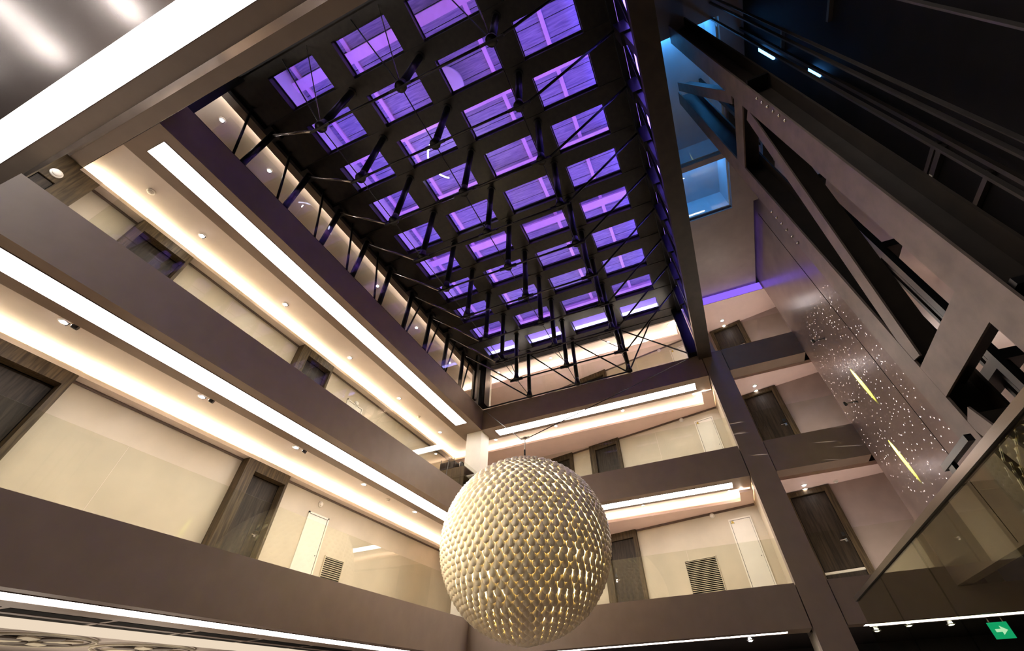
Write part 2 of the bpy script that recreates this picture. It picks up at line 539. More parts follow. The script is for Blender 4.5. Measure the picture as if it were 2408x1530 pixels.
for k in (1, 2):
    s = S[k]
    led('cove_light', MB().box(-6.6 if k == 1 else 0.1, 16.2, 9.11, 9.16, s - 0.033, s - 0.02), 'cove_led', f'warm LED line hidden in the long wall cove of the {LEVEL[k]}')
for k in (1, 2, 3):
    s = S[k]
    led('cove_light', MB().box(14.05, 14.1, -0.95, 9.0, s - 0.038, s - 0.025).box(13.25, 14.05, -1.12, -1.07, s - 0.038, s - 0.025), 'cove_led_pale' if k < 3 else 'cove_led_top', f'warm LED line hidden in the end wall cove of the {LEVEL[k]}')
for k in (1, 2, 3):  # LED lines added out of sight to brighten bay ceilings and walls
    led('floor_light', MB().box(12.9, 12.95, -4.1, -2.1, Z[k] + 0.001, Z[k] + 0.015), 'floor_line', f'warm LED line in the floor behind the {LEVEL[k]} side bay balustrade')
led('floor_light', MB().box(13.3, 13.35, -1.2, 6.9, Z[3] + 0.001, Z[3] + 0.015), 'floor_line', 'warm LED line in the floor behind the top gallery end balustrade')  # same added fill, for the dropped panel of the top gallery
led('cove_light', MB().box(-0.4, 13.0, 7.84, 7.89, S[3] + 0.052, S[3] + 0.065), 'cove_led_top', 'warm LED line on the soffit ledge of the top gallery')

# ------------------------------------------------------------------ downlights


def make_downlight(loc, label, group, tilt=True):
    t = empty('downlight', loc)
    tag(t, label, 'downlight', group)
    a = link('trim_ring', DL_RING, t)
    b = link('lamp', DL_LAMP_BAY if 'side bay' in group else DL_LAMP, t)
    c = link('baffle', DL_BAF, t)
    return t


_m = MB().lathe((0, 0, 0), [(0.085, 0.0), (0.085, -0.008), (0.06, -0.012), (0.06, 0.0)], 16)
DL_RING = _m.mesh('trim_ring', 'white_plastic')
DL_LAMP = MB().lathe((0, 0, 0), [(0.045, -0.016), (0.035, -0.02), (0.01, -0.021)], 12).mesh('lamp', 'lamp_white')
DL_LAMP_BAY = MB().lathe((0, 0, 0), [(0.045, -0.016), (0.035, -0.02), (0.01, -0.021)], 12).mesh('lamp', 'lamp_bay')
DL_BAF = MB().box(0.045, 0.062, -0.045, 0.045, -0.03, 0.0).mesh('baffle', 'black_plastic')

for i, x in enumerate((1.47, 3.75, 6.07, 8.42, 10.78)):
    make_downlight((x, 8.24, S[1] + CG), f'{ORD[i]} recessed downlight from the entrance in the lowest gallery long ceiling', 'downlights of the long galleries')
for i, x in enumerate((2.07, 4.42, 6.89, 9.35, 11.97)):
    make_downlight((x, 8.6, S[2] + CG), f'{ORD[i]} recessed downlight from the entrance in the middle gallery long ceiling', 'downlights of the long galleries')
for i, x in enumerate((0.66, 2.16, 4.48, 6.95, 9.4, 11.94)):
    make_downlight((x, 8.62, S[3] + 0.14), f'{ORD[i]} recessed downlight from the entrance in the top gallery long ceiling', 'downlights of the long galleries')
for k in (1, 2, 3):
    for i, y in enumerate((-0.77, 1.79, 4.4, 6.95)):
        make_downlight((13.45, y, S[k] + (CG if k < 3 else 0.1)), f'{ORD[i]} downlight from the taupe column in the {LEVEL[k]} end ceiling', 'downlights of the end galleries')
    for i, (x, y) in enumerate(((13.5, -2.7), (13.85, -2.74))):
        make_downlight((x, y, (S[k] - 0.08) if k < 3 else 10.5), f'{"front" if i == 0 else "rear"} one of two downlights in the {LEVEL[k]} side bay ceiling', 'paired downlights of the side bay')
for i, (x, y) in enumerate(((13.86, -2.78), (13.3, -3.3), (13.8, -4.2), (13.8, -0.05))):
    make_downlight((x, y, S[0]), ['small downlight in the dark ground floor ceiling beside the column foot', 'second small downlight in the dark ground floor ceiling behind handrail glass',
                                  'small downlight next to the green exit sign', 'small downlight in the dark ground floor ceiling under the end gallery'][i], 'downlights of the ground floor')

# ------------------------------------------------------------------ detectors


def detector(loc, axis, label, r=0.07):
    t = empty('smoke_detector', loc)
    tag(t, label, 'smoke detector', 'white smoke detectors')
    MB().lathe((0, 0, 0), [(r, 0.0), (r, 0.02), (r * 0.92, 0.03)], 18, axis).build('base', 'white_plastic', t, True)
    MB().lathe((0, 0, 0), [(r * 0.75, 0.03), (r * 0.7, 0.05), (r * 0.4, 0.06)], 18, axis).build('sensor', 'white_plastic', t, True)
    return t


detector((8.18, 9.3, 4.0), (0, -1, 0), 'white round detector on the lowest gallery long wall above the white door')
detector((8.29, 9.3, 7.05), (0, -1, 0), 'white round detector on the middle gallery long wall', 0.09)
detector((-0.06, 9.07, 7.08), (0, -1, 0), 'white round detector on dark wood panel beside the front gallery', 0.09)
for k in (1, 2, 3):
    detector((bx(-0.1) - 0.005, -0.1, S[k] - 0.2), (-1, 0.21, 0), f'white round detector on the {LEVEL[k]} end wall', 0.075)
detector((9.6, 8.34, S[1] + CG), (0, 0, -1), 'white ceiling sprinkler rose in the lowest gallery', 0.06)
detector((0.91, 8.55, S[2] + CG), (0, 0, -1), 'white ceiling rose near the front of the middle gallery', 0.075)
detector((10.66, 8.68, S[2] + CG), (0, 0, -1), 'white ceiling rose near the corner column of the middle gallery', 0.06)
detector((13.6, -3.5, S[1] - 0.08), (0, 0, -1), 'white ceiling rose in the lowest side bay ceiling', 0.06)

# ------------------------------------------------------------------ doors
n_door = 0


def handle(parent, x, y, z, dy, along=1):
    # lever handle with lock plate; local axes, sticks out along dy (sign) in y
    h = MB().box(x - 0.03, x + 0.03, min(y, y + dy * 0.012), max(y, y + dy * 0.012), z - 0.04, z + 0.04)
    h.tube((x, y, z), (x, y + dy * 0.06, z), 0.011).tube((x, y + dy * 0.055, z), (x + along * 0.13, y + dy * 0.055, z), 0.012)
    h.build('handle', 'handle_steel', parent)
    MB().box(x - 0.035, x + 0.035, min(y, y + dy * 0.02), max(y, y + dy * 0.02), z + 0.1, z + 0.18).build('card_reader', 'black_plastic', parent)


def portal_door(x0, x1, o0, o1, k, label, parent_loc=(0, 0, 0), rz=0.0, face=-0.23, depth=0.2, hz=2.09, top=None, hside=1, sill=0.0):
    """door in a wood portal; local x along the wall, local y into the wall (wall plane at y=0)"""
    global n_door
    n_door += 1
    zf = Z[k]
    top = (S[k] - 0.03 if top is None else top) - zf
    t = empty(f'door_{n_door}', (parent_loc[0], parent_loc[1], zf), rz)
    tag(t, label, kind='structure')
    MB().box(x0, o0, face, 0.0, 0, top).build('jamb', 'dark_wood', t)
    MB().box(o1, x1, face, 0.0, 0, top).build('jamb', 'dark_wood', t)
    MB().box(o0, o1, face, 0.0, hz, top).build('head_panel', 'dark_wood', t)
    y = face + depth
    leaf = MB().box(o0, o1, y, y + 0.05, 0.0, hz).build('door_leaf', 'leaf_wood', t)
    MB().box(o0, o0 + 0.012, y - 0.004, y + 0.001, 0, hz).box(o1 - 0.012, o1, y - 0.004, y + 0.001, 0, hz).box(o0, o1, y - 0.004, y + 0.001, hz - 0.012, hz).build('shadow_gap', 'shadow_gap', t)
    hx = o1 - 0.09 if hside > 0 else o0 + 0.09
    handle(leaf, hx, y, 1.0, -1, -hside)
    if sill:
        MB().box(o0, o1, y - 0.06, y, sill, sill + 0.05).build('sill', 'white_paint', t)
    return t


# the long wall (plane y = 9.3): doors repeat on every storey
for k in (1, 2, 3):
    portal_door(5.7, 6.86, 5.95, 6.8, k, f'dark wood door in a tall portal midway along the {LEVEL[k]} long wall', (0, WL, 0))
    portal_door(0.9 if k == 1 else 1.26, 2.36 if k > 1 else 2.3, 1.1 if k == 1 else 1.4, 2.3 if k > 1 else 2.2, k, f'dark wood door in a tall portal near the front of the {LEVEL[k]} long wall', (0, WL, 0))
portal_door(-0.22, 0.41, -0.2, 0.05, 2, 'dark wood panelled portal at the front end of the middle gallery', (0, WL, 0), hz=1.75, depth=0.03)


def white_door(x0, x1, k, hz, loc, rz, label, sign=None):
    global n_door
    n_door += 1
    t = empty(f'door_{n_door}', (loc[0], loc[1], Z[k]), rz)
    tag(t, label, kind='structure')
    leaf = MB().box(x0 + 0.045, x1 - 0.045, -0.012, 0.02, 0, hz - 0.045).build('door_leaf', 'white_paint', t)
    f = MB().box(x0, x0 + 0.04, -0.025, 0, 0, hz).box(x1 - 0.04, x1, -0.025, 0, 0, hz).box(x0, x1, -0.025, 0, hz - 0.04, hz)
    f.build('frame', 'white_paint', t)
    MB().box(x0 + 0.04, x0 + 0.048, -0.014, 0, 0, hz - 0.04).box(x1 - 0.048, x1 - 0.04, -0.014, 0, 0, hz - 0.04).box(x0 + 0.04, x1 - 0.04, -0.014, 0, hz - 0.048, hz - 0.04).build('shadow_gap', 'shadow_gap', t)
    MB().lathe((x1 - 0.1, -0.012, 1.0), [(0.012, 0), (0.012, 0.012)], 10, (0, -1, 0)).build('lock', 'black_plastic', leaf)
    return t


def warning_sign(loc, rz, label):
    t = empty('warning_sign', loc, rz)
    tag(t, label, 'sign', 'yellow warning triangles on white doors')

    def tri(w_, y0, y1, cz=0.0):
        mb = MB()
        h = w_ * 0.866
        p = [(-w_ / 2, cz - h / 3), (w_ / 2, cz - h / 3), (0, cz + h * 2 / 3)]
        mb.v += [(x, y0, z) for x, z in p] + [(x, y1, z) for x, z in p]
        mb.f += [(0, 1, 2), (5, 4, 3), (0, 3, 4, 1), (1, 4, 5, 2), (2, 5, 3, 0)]
        return mb
    tri(0.11, -0.003, 0).build('border', 'black_plastic', t)
    tri(0.09, -0.0045, -0.001).build('plate', 'yellow_sign', t)
    b = MB()
    b.v += [(0.006, -0.006, 0.032), (-0.014, -0.006, 0.0), (0.0, -0.006, 0.002), (-0.006, -0.006, -0.024), (0.014, -0.006, 0.008), (0.001, -0.006, 0.006)]
    b.f += [(0, 1, 2, 5), (2, 3, 4, 5)]
    b.build('bolt_mark', 'black_plastic', t)
    return t


for k in (1, 2, 3):
    white_door(7.9, 8.6, k, 1.87, (0, WL, 0), 0, f'cream service door flush in the {LEVEL[k]} long wall')

# air grilles
SLAT = MB().bar((-0.5, 0, 0), (0.5, 0, 0), 0.018, 0.012, (0, -0.6, 1)).mesh('slat', 'cream_wall')


def grille(x0, x1, z0, z1, loc, rz, label):
    t = empty('air_grille', (loc[0], loc[1], loc[2]), rz)
    tag(t, label, 'air grille', 'louvred air grilles')
    MB().box(x0, x1, -0.006, 0.0, z0, z1).build('backing', 'shadow_gap', t)
    e = 0.025
    MB().box(x0 - e, x0, -0.03, 0, z0 - e, z1 + e).box(x1, x1 + e, -0.03, 0, z0 - e, z1 + e).box(x0, x1, -0.03, 0, z1, z1 + e).box(x0, x1, -0.03, 0, z0 - e, z0).build('frame', 'cream_wall', t)
    n = max(4, int((z1 - z0) / 0.042))
    for i in range(n):
        o = link('slat', SLAT, t, ((x0 + x1) / 2, -0.018, z0 + (i + 0.5) * (z1 - z0) / n))
        o.scale = (x1 - x0, 1, 1)
    return t


for k in (1, 2):
    grille(8.85, 9.5, 0.2, 1.06, (0, WL, Z[k]), 0, f'louvred air grille low on the {LEVEL[k]} long wall beside the cream service door')

# the slanting end wall: local x runs along -Y side, so rotate by TH - 90 degrees
RZ = TH - math.pi / 2        # local x -> towards the lift side, local y -> into the wall
F_ = 1.0218


def endx(y):
    return -y * F_


for k in (1, 2, 3):
    portal_door(endx(3.64), endx(2.38), endx(3.4), endx(2.5), k, f'dark wood door in a portal in the {LEVEL[k]} end wall', (14.57, 0, 0), RZ, face=-0.1, depth=0.08, top=S[k] - 0.11, hside=-1)
    white_door(endx(-0.5), endx(-1.14), k, 2.02, (14.57, 0, 0), RZ, f'cream service door with yellow warning sign in the {LEVEL[k]} end wall')
    warning_sign((bx(-0.6) - 0.014, -0.6 + 0.0, Z[k] + 1.93), RZ, f'yellow warning triangle on the {LEVEL[k]} service door')
    if k < 3:
        portal_door(endx(5.6), endx(4.42), endx(5.45), endx(4.55), k, f'dark wood door near the corner in the {LEVEL[k]} end wall', (14.57, 0, 0), RZ, face=-0.1, depth=0.08, top=S[k] - 0.11, hside=-1)
    portal_door(endx(-2.2), endx(-3.36), endx(-2.32), endx(-3.2), k, f'dark wood room door in the {LEVEL[k]} side bay', (14.57, 0, 0), RZ, face=-0.15, depth=0.09, top=S[k] - 0.1 if k < 3 else 10.45, hz=2.2 if k < 3 else 1.95, hside=1, sill=0.33 if k == 1 else 0)
grille(endx(1.07), endx(0.17), 0.25, 1.17, (14.57, 0, Z[1]), RZ, 'louvred air grille low on the lowest gallery end wall')

# ------------------------------------------------------------------ glass balustrades


def balustrade(label, panels, fixed, axis, z0, z1):
    t = empty('glass_balustrade', (0, 0, z0))
    tag(t, label, 'balustrade', 'frameless glass balustrades of the galleries')
    for a, b in panels:
        mb = MB()
        if axis == 'x':
            mb.box(a + 0.006, b - 0.006, fixed - 0.004, fixed + 0.004, 0, z1 - z0)
        else:
            mb.box(fixed - 0.004, fixed + 0.004, a + 0.006, b - 0.006, 0, z1 - z0)
        mb.build('glass_pane', 'clear_glass', t)
    return t


for k in (1, 2, 3):
    h = 0.84
    xs = [0.57 + 2.2 * i for i in range(6)]
    xs = [-0.9] * (k == 1) + [x for x in xs if x > (-1 if k < 3 else 0.1)] + [12.33]
    balustrade(f'frameless glass balustrade of the {LEVEL[k]} along the long side', list(zip(xs[:-1], xs[1:])), 7.06, 'x', Z[k], Z[k] + h)
    ys = [-1.33, 0.8, 2.9, 5.0, 7.0]
    balustrade(f'frameless glass balustrade of the {LEVEL[k]} at the end wall', list(zip(ys[:-1], ys[1:])), 12.42, 'y', Z[k], Z[k] + 0.93)
    balustrade(f'frameless glass balustrade of the {LEVEL[k]} in the side bay', [(-4.24, -2.02)], 12.42, 'y', Z[k], Z[k] + 0.93)

# ------------------------------------------------------------------ pool frame with glass floor
PB, PT = 10.5, 10.78                 # underside and top of the grid beams
XK = [1.36 + 1.2 * i for i in range(10)]
YC = [4.93, 3.02, 1.1]
PANES_Y = [(5.22, 6.5), (3.28, 4.66), (1.36, 2.76), (-0.56, 0.84)]
pool = empty('suspended_pool', (0, 0, PB))
tag(pool, 'black steel frame of the suspended pool with violet lit glass floor panes', 'pool')


def pp(name, mb, mat='pool_steel', smooth=False, parent=None):
    mb.v = [(x, y, z - PB) for x, y, z in mb.v]
    return mb.build(name, mat, parent or pool, smooth)


for i, x in enumerate([0.16] + XK):
    hw = 0.2
    pp('cross_beam', MB().box(x - hw, x + hw, -1.15, 7.42, PB, PT - 0.02))
    # darker lower flange with upstand
    pp('cross_flange', MB().box(x - hw - 0.04, x + hw + 0.04, -1.15, 7.42, PB + 0.16, PB + 0.2), 'black_steel')
for y0, y1 in ((6.5, 7.42), (4.66, 5.22), (2.76, 3.28), (0.84, 1.36), (-1.25, -0.56)):
    for a, b in zip([0.16] + XK[:-1], XK):
        pp('long_beam', MB().box(a + 0.2, b - 0.2, y0, y1, PB + 0.015, PT - 0.02))
pp('edge_beam', MB().box(-0.05, 12.5, 7.42, 7.5, PB - 0.1, PT + 0.3), 'black_steel')
pp('edge_beam', MB().box(-0.05, 12.5, -1.3, -1.15, PB - 0.12, PT + 0.3), 'black_steel')
pp('edge_beam', MB().box(12.36, 12.62, -1.3, 7.5, PB - 0.02, PT + 0.3), 'black_steel')
pp('edge_beam', MB().box(-0.1, 0.1, -1.3, 7.5, PB - 0.1, PT + 0.3), 'black_steel')
PANE = {}
for r in range(10):
    a = ([0.16] + XK)[r] + 0.2
    b = XK[r] - 0.2
    for y0, y1 in PANES_Y:
        gp = pp('glass_pane', MB().box(a, b, y0, y1, PT - 0.03, PT), 'pool_glass')
        f = MB().box(a - 0.02, a + 0.02, y0, y1, PT - 0.06, PT - 0.03).box(b - 0.02, b + 0.02, y0, y1, PT - 0.06, PT - 0.03)
        f.box(a, b, y0 - 0.02, y0 + 0.02, PT - 0.06, PT - 0.03).box(a, b, y1 - 0.02, y1 + 0.02, PT - 0.06, PT - 0.03)
        pp('pane_frame', f, 'black_steel', parent=gp)
# struts, lower nodes and tie rods
ZL = 8.42
for i, x in enumerate(XK):
    last = i == 9
    for y in YC:
        st = pp('strut', MB().tube((x, y, PB + 0.01), (x, y, ZL + 0.05), 0.075, 12), 'black_steel', True)
        pp('node', MB().lathe((x, y, ZL), [(0.105, -0.06), (0.115, 0.0), (0.08, 0.14), (0.076, 0.22)], 14), 'black_steel', True, st)
        pp('strut_head', MB().lathe((x, y, PB), [(0.12, -0.03), (0.12, 0.0)], 12), 'black_steel', False, st)
        if not last:
            pp('gusset', MB().box(x - 0.02, x + 0.02, y - 0.24, y + 0.24, ZL - 0.09, ZL + 0.01), 'black_steel', False, st)
    if not last:
        pp('tie_rod', MB().tube((x, 7.42, PB - 0.08), (x, YC[0] + 0.2, ZL - 0.03), 0.028, 8), 'rod_steel', True)
        pp('tie_rod', MB().tube((x, -1.2, PB - 0.08), (x, YC[2] - 0.2, ZL - 0.03), 0.028, 8), 'black_steel', True)
        pp('tie_rod', MB().tube((x, YC[0], ZL - 0.04), (x, YC[1], ZL - 0.04), 0.026, 8), 'pool_steel', True)
        pp('tie_rod', MB().tube((x, YC[1], ZL - 0.04), (x, YC[2], ZL - 0.04), 0.026, 8), 'pool_steel', True)
    # edge posts and braces on the long side
    if not last:
        ep = pp('edge_post', MB().tube((x, 7.3, PB - 0.02), (x, 7.3, Z[3] + 0.0), 0.075, 12), 'black_steel', True)
        pp('post_head', MB().box(x - 0.17, x + 0.17, 7.2, 7.45, PB - 0.12, PB), 'black_steel', False, ep)
    if i < 5:
        pp('edge_brace', MB().tube((x - 0.66, 7.34, PB), (x - 0.15, 7.28, Z[3] + 0.0), 0.03, 8), 'black_steel', True)
    elif not last:
        pp('edge_brace', MB().tube((x + 0.6, 7.34, PB), (x + 0.1, 7.28, Z[3] + 0.0), 0.03, 8), 'black_steel', True)
for y in YC:
    for a, b in zip(XK[:-1], XK[1:]):
        pp('tie_cable', MB().tube((a, y, ZL - 0.02), (b, y, ZL - 0.02), 0.012, 6), 'pool_steel')
    pp('tie_cable', MB().tube((XK[0], y, ZL), (0.2, y + 0.25, PB), 0.012, 6), 'rod_steel')
    pp('tie_cable', MB().tube((XK[0], y, ZL), (0.2, y + 0.95, PB), 0.014, 6), 'black_steel')
    pp('end_brace', MB().tube((XK[8], y, ZL + 0.1), (12.45, y + 0.95, PB - 0.02), 0.014, 6), 'black_steel')
for a, b in zip([7.3] + YC, YC + [-1.2]):
    pp('end_brace', MB().tube((12.4, a, PB), (12.3, b + 0.1, Z[3] + 0.05), 0.028, 8), 'black_steel')
pp('end_brace', MB().tube((12.3, YC[2], Z[3] + 0.05), (12.4, -0.1, PB), 0.028, 8), 'black_steel')
pp('end_rail', MB().tube((12.3, 6.9, Z[3] + 0.03), (12.3, YC[2] - 0.1, Z[3] + 0.03), 0.03, 8), 'pool_steel')
# steel corner posts
pp('corner_post', MB().box(11.9, 12.3, 6.72, 6.98, Z[3] + 0.001, PB), 'black_steel')
pp('corner_post', MB().box(11.45, 11.62, 6.9, 6.99, Z[3] + 0.001, PB), 'pool_steel')
pp('corner_post', MB().box(12.1, 12.4, -1.3, -0.95, Z[3] + 0.001, PB), 'black_steel')
pp('corner_post', MB().box(0.06, 0.2, 7.0, 7.4, Z[3] + 0.001, PB), 'black_steel')
# side brackets and braces over the edge girder towards the lift
for i, x in enumerate(XK[:-1]):
    pp('side_bracket', MB().box(x - 0.13, x + 0.13, -1.42, -1.18, 9.55, PB - 0.1).box(x - 0.09, x + 0.09, -1.5, -1.25, 8.46, 9.6), 'black_steel')
    pp('side_brace', MB().tube((x - 0.1, -1.34, 8.55), (x - 1.1, -1.3, PB - 0.12), 0.035, 8), 'black_steel')

# long girder on top of the taupe column
struct('beam', MB().box(-1.0, BX + 0.2, -1.66, -1.24, 8.24, 8.46), 'tower_dark', 'dark steel girder running from the taupe column beside the pool')
# cable behind the top balustrade
tag(MB().tube((0.1, 7.5, 9.02), (11.6, 7.5, 9.02), 0.012, 6).build('guard_cable', 'black_steel'), 'thin black guard cable above the top balcony of the long side', 'cable')

pp('led_channel', MB().box(0.1, 12.3, -1.52, -1.34, 10.6, 10.63), 'black_steel')
pp('side_panel', MB().box(0.1, 12.3, -1.8, -1.77, 8.95, 10.84), 'pool_white')

# ------------------------------------------------------------------ pool hall above the glass floor
hall = MB().box(-1.2, 13.4, 7.5, 7.56, PT + 0.3, 13.6).box(-1.2, 13.4, -1.5, -1.42, PT + 0.32, 13.6).box(13.0, 13.2, -1.5, 7.5, PT + 0.32, 13.6).box(-1.4, -1.2, -1.5, 7.5, PT + 0.3, 13.6)
struct('wall_pool_hall', hall, 'pool_white', 'violet lit walls of the pool hall above the glass floor')
roof = empty('ceiling', (0, 0, 13.2))
tag(roof, 'planked roof of the pool hall seen through the glass floor', kind='structure')
for i in range(30):
    x = -1.1 + i * 0.48
    MB().box(x, x + 0.46, -1.4, 7.5, 0, 0.06).build('roof_plank', 'pool_plank', roof)
for i in range(6):
    x = 0.9 + i * 2.4
    MB().box(x, x + 0.12, -1.4, 7.5, -0.2, 0.0).box(x - 0.08, x + 0.2, -1.4, 7.5, -0.22, -0.2).build('roof_beam', 'beam_pale', roof)
for i in range(5):
    y = 0.2 + i * 1.75
    MB().box(-1.1, 13.0, y, y + 0.12, -0.08, 0.0).build('roof_purlin', 'beam_pale', roof)


def vled(mb, mat, label):
    return tag(mb.build('pool_light', mat), label, 'light strip', 'coloured LED lines of the pool')


vled(MB().box(0.2, 12.3, 7.36, 7.4, PT + 0.02, PT + 0.1), 'violet_led', 'violet LED line along the gallery edge of the pool')
vled(MB().box(0.2, 12.3, -1.12, -1.08, PT + 0.02, PT + 0.1), 'violet_led', 'violet LED line along the lift edge of the pool')
vled(MB().box(0.2, 12.3, 4.88, 4.98, PT + 0.0, PT + 0.03), 'magenta_led', 'magenta LED line on the pool floor beam near the gallery')
vled(MB().box(0.2, 12.3, 1.06, 1.14, PT + 0.0, PT + 0.03), 'magenta_led', 'magenta LED line on the pool floor beam near the lift')
vled(MB().box(12.62, 12.68, -1.1, 7.2, PT + 0.35, PT + 0.75), 'back_led', 'bright bluish white LED band at the far end of the pool')
vled(MB().box(0.2, 12.2, -1.47, -1.41, 10.66, 10.7), 'violet_edge', 'violet LED line on the outer side of the pool towards the lift')
vled(MB().box(12.335, 12.349, -4.2, -2.0, 10.52, 10.84), 'violet_band', 'violet lit band on the edge of the side bay ceiling')  # violet light on this face put in as its own glow
vled(MB().box(9.3, 12.3, -4.09, -4.06, 10.91, 10.93), 'violet_dim', 'violet LED line along the top of the bronze wall')
o = tag(MB().lathe((2.6, 3.4, 13.0), [(0.5, 0.0), (0.5, -0.1), (0.45, -0.14), (0.1, -0.15)], 28).build('round_lamp', 'white_plastic', None, True), 'round white lamp disc under the pool hall roof', 'lamp')
for (x, y, z, a0, a1, lb) in ((4.3, 4.2, 12.3, 0.6, 2.8, 'curved white neon tube over the middle of the pool'), (4.0, 3.4, 12.4, -0.6, 1.2, 'second curved white neon tube over the middle of the pool')):
    tag(MB().torus((x, y, z), 0.7, 0.025, 20, 6, a0=a0, a1=a1).build('neon_tube', 'neon_white'), lb, 'neon tube', 'curved neon tubes in the pool hall')

# ------------------------------------------------------------------ side void: ceiling with blue skylights
sv = MB().box(8.64, BX, -4.1, -1.5, 10.85, 10.9).box(3.3, 8.64, -4.24, -3.48, 10.85, 11.0).box(6.68, 6.85, -3.48, -1.84, 10.85, 11.0).box(3.3, 8.64, -1.84, -1.5, 10.85, 11.0).box(-2, 3.3, -4.24, -1.5, 10.85, 11.0)
struct('ceiling', sv, 'bay_wall', 'taupe ceiling beside the pool with two blue lit roof openings')
for i, (a, b) in enumerate(((6.85, 8.64), (3.3, 6.68))):
    t = empty(f'window_{i + 1}', ((a + b) / 2, -2.66, 10.9))
    tag(t, ['blue lit roof light nearer the bronze wall corner', 'blue lit roof light beside the lift frame'][i], kind='structure')
    hx = (b - a) / 2
    bxm = MB().box(-hx, hx, -0.82, -0.78, 0.1, 0.9).box(-hx, hx, 0.78, 0.82, 0.1, 0.9).box(-hx, -hx + 0.04, -0.78, 0.78, 0.1, 0.9).box(hx - 0.04, hx, -0.78, 0.78, 0.1, 0.9).box(-hx, hx, -0.82, 0.82, 0.9, 0.95)
    bxm.build('light_well', 'pool_white', t)
    MB().box(-hx + 0.002, hx - 0.002, -0.815, 0.815, 0.02, 0.035).build('glass_pane', 'clear_glass', t)
    o = MB().box(-hx + 0.06, -hx + 0.14, -0.7, 0.7, 0.7, 0.8).build('blue_tube', 'well_led', t)

# ------------------------------------------------------------------ lift tower
TY = -2.4
tower = empty('lift_tower', (3.9, TY, GROUND))
tag(tower, 'tall brown steel lattice frame of the lift shaft', 'lift frame')


def tp(name, mb, mat='tower_steel', parent=None):
    mb.v = [(x - 3.9, y - TY, z - GROUND) for x, y, z in mb.v]
    return mb.build(name, mat, parent or tower)


def ibeam_v(x0, x1, z0, z1):
    xm = (x0 + x1) / 2
    tp('chord_flange', MB().box(x0, x1, TY - 0.025, TY, z0, z1))
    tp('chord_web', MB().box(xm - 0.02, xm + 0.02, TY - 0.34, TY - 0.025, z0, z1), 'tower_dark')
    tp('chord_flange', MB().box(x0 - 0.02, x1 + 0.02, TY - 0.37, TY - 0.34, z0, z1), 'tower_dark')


ibeam_v(3.05, 3.42, GROUND, 10.84)
ibeam_v(4.56, 4.86, GROUND, 10.84)
for zr in (6.86, 2.15, -1.3):
    rg = tp('rung', MB().box(3.42, 4.56, TY - 0.025, TY - 0.001, zr - 0.17, zr + 0.17))
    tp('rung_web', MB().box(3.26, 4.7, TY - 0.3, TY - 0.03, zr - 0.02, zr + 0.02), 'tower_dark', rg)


def diag(x0, z0, x1, z1):
    dg = tp('diagonal', MB().bar((x0, TY - 0.012, z0), (x1, TY - 0.012, z1), 0.2, 0.02))
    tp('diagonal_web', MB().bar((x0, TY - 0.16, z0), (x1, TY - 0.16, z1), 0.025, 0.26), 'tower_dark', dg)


diag(3.46, 7.15, 4.4, 10.75)
diag(3.5, 6.5, 4.52, 2.4)
diag(4.5, 1.75, 3.42, -0.9)
BOLT = MB().lathe((0, 0, 0), [(0.022, 0), (0.022, 0.012), (0.014, 0.024), (0.004, 0.028)], 8, (0, 1, 0)).mesh('bolt', 'bolt_steel', True)
for i in range(6):
    link('bolt', BOLT, tower, (3.1 - 3.9, 0, 6.1 - 0.17 * i - GROUND))
    link('bolt', BOLT, tower, (4.8 - 3.9, 0, 5.6 - 0.17 * i - GROUND))
for zj in (6.55, 2.0):
    tp('gusset_plate', MB().box(3.0, 3.3, TY - 0.32, TY - 0.03, zj - 0.03, zj + 0.03), 'black_steel')

# guide rails and brackets of the lift behind the frame
lift = empty('lift_guide_rails', (5.0, -3.4, GROUND))
tag(lift, 'black vertical guide rails and brackets behind the lift frame', 'guide rails')
for (x, y, w_) in ((5.28, -3.5, 0.05), (5.6, -3.6, 0.04), (5.86, -3.7, 0.05), (6.12, -3.6, 0.035), (4.9, -3.2, 0.1)):
    MB().box(x - w_ / 2 - 5.0, x + w_ / 2 - 5.0, y + 3.4 - 0.03, y + 3.4 + 0.03, 0, 15.0).build('guide_rail', 'black_steel', lift)
for zb in (0.6, 2.6, 4.6, 6.6, 8.6, 10.6):
    MB().box(5.2 - 5.0, 6.2 - 5.0, -0.3, -0.05, zb - GROUND - 0.06, zb - GROUND + 0.06).build('bracket', 'black_steel', lift)
# dark shaft cladding
cl = MB().box(-3.0, 4.7, -4.3, -4.0, GROUND, 14.5)
struct('wall_shaft', cl, 'shaft_panel', 'dark panelled wall of the lift shaft')
struct('wall_shaft', MB().box(4.66, 4.74, -4.3, -3.6, GROUND, 14.5), 'dark_wall', 'dark edge of the lift shaft wall')
struct('ceiling', MB().box(-3.0, 8.7, -6, -1.5, 14.3, 14.5), 'dark_wall', 'dark roof over the lift shaft')
for i, (x, y, w_) in enumerate(((3.3, -3.3, 0.03), (2.98, -3.3, 0.025), (2.86, -3.3, 0.012), (2.08, -3.3, 0.02), (3.75, -3.9, 0.05), (1.6, -3.6, 0.06))):
    tag(MB().box(x - w_ / 2, x + w_ / 2, y - 0.05, y, GROUND, 14.0).build('shaft_rail', 'tower_dark' if i > 3 else 'shaft_metal'),
        ['pale vertical guide rail of the shaft nearest the brown frame', 'second pale vertical guide rail in the dark shaft', 'thin pale vertical rail in the dark shaft', 'outermost pale vertical rail in the dark shaft',
         'wide dark vertical post against the shaft wall', 'dark vertical post at the edge of the shaft'][i], 'rail', 'vertical rails of the lift shaft')
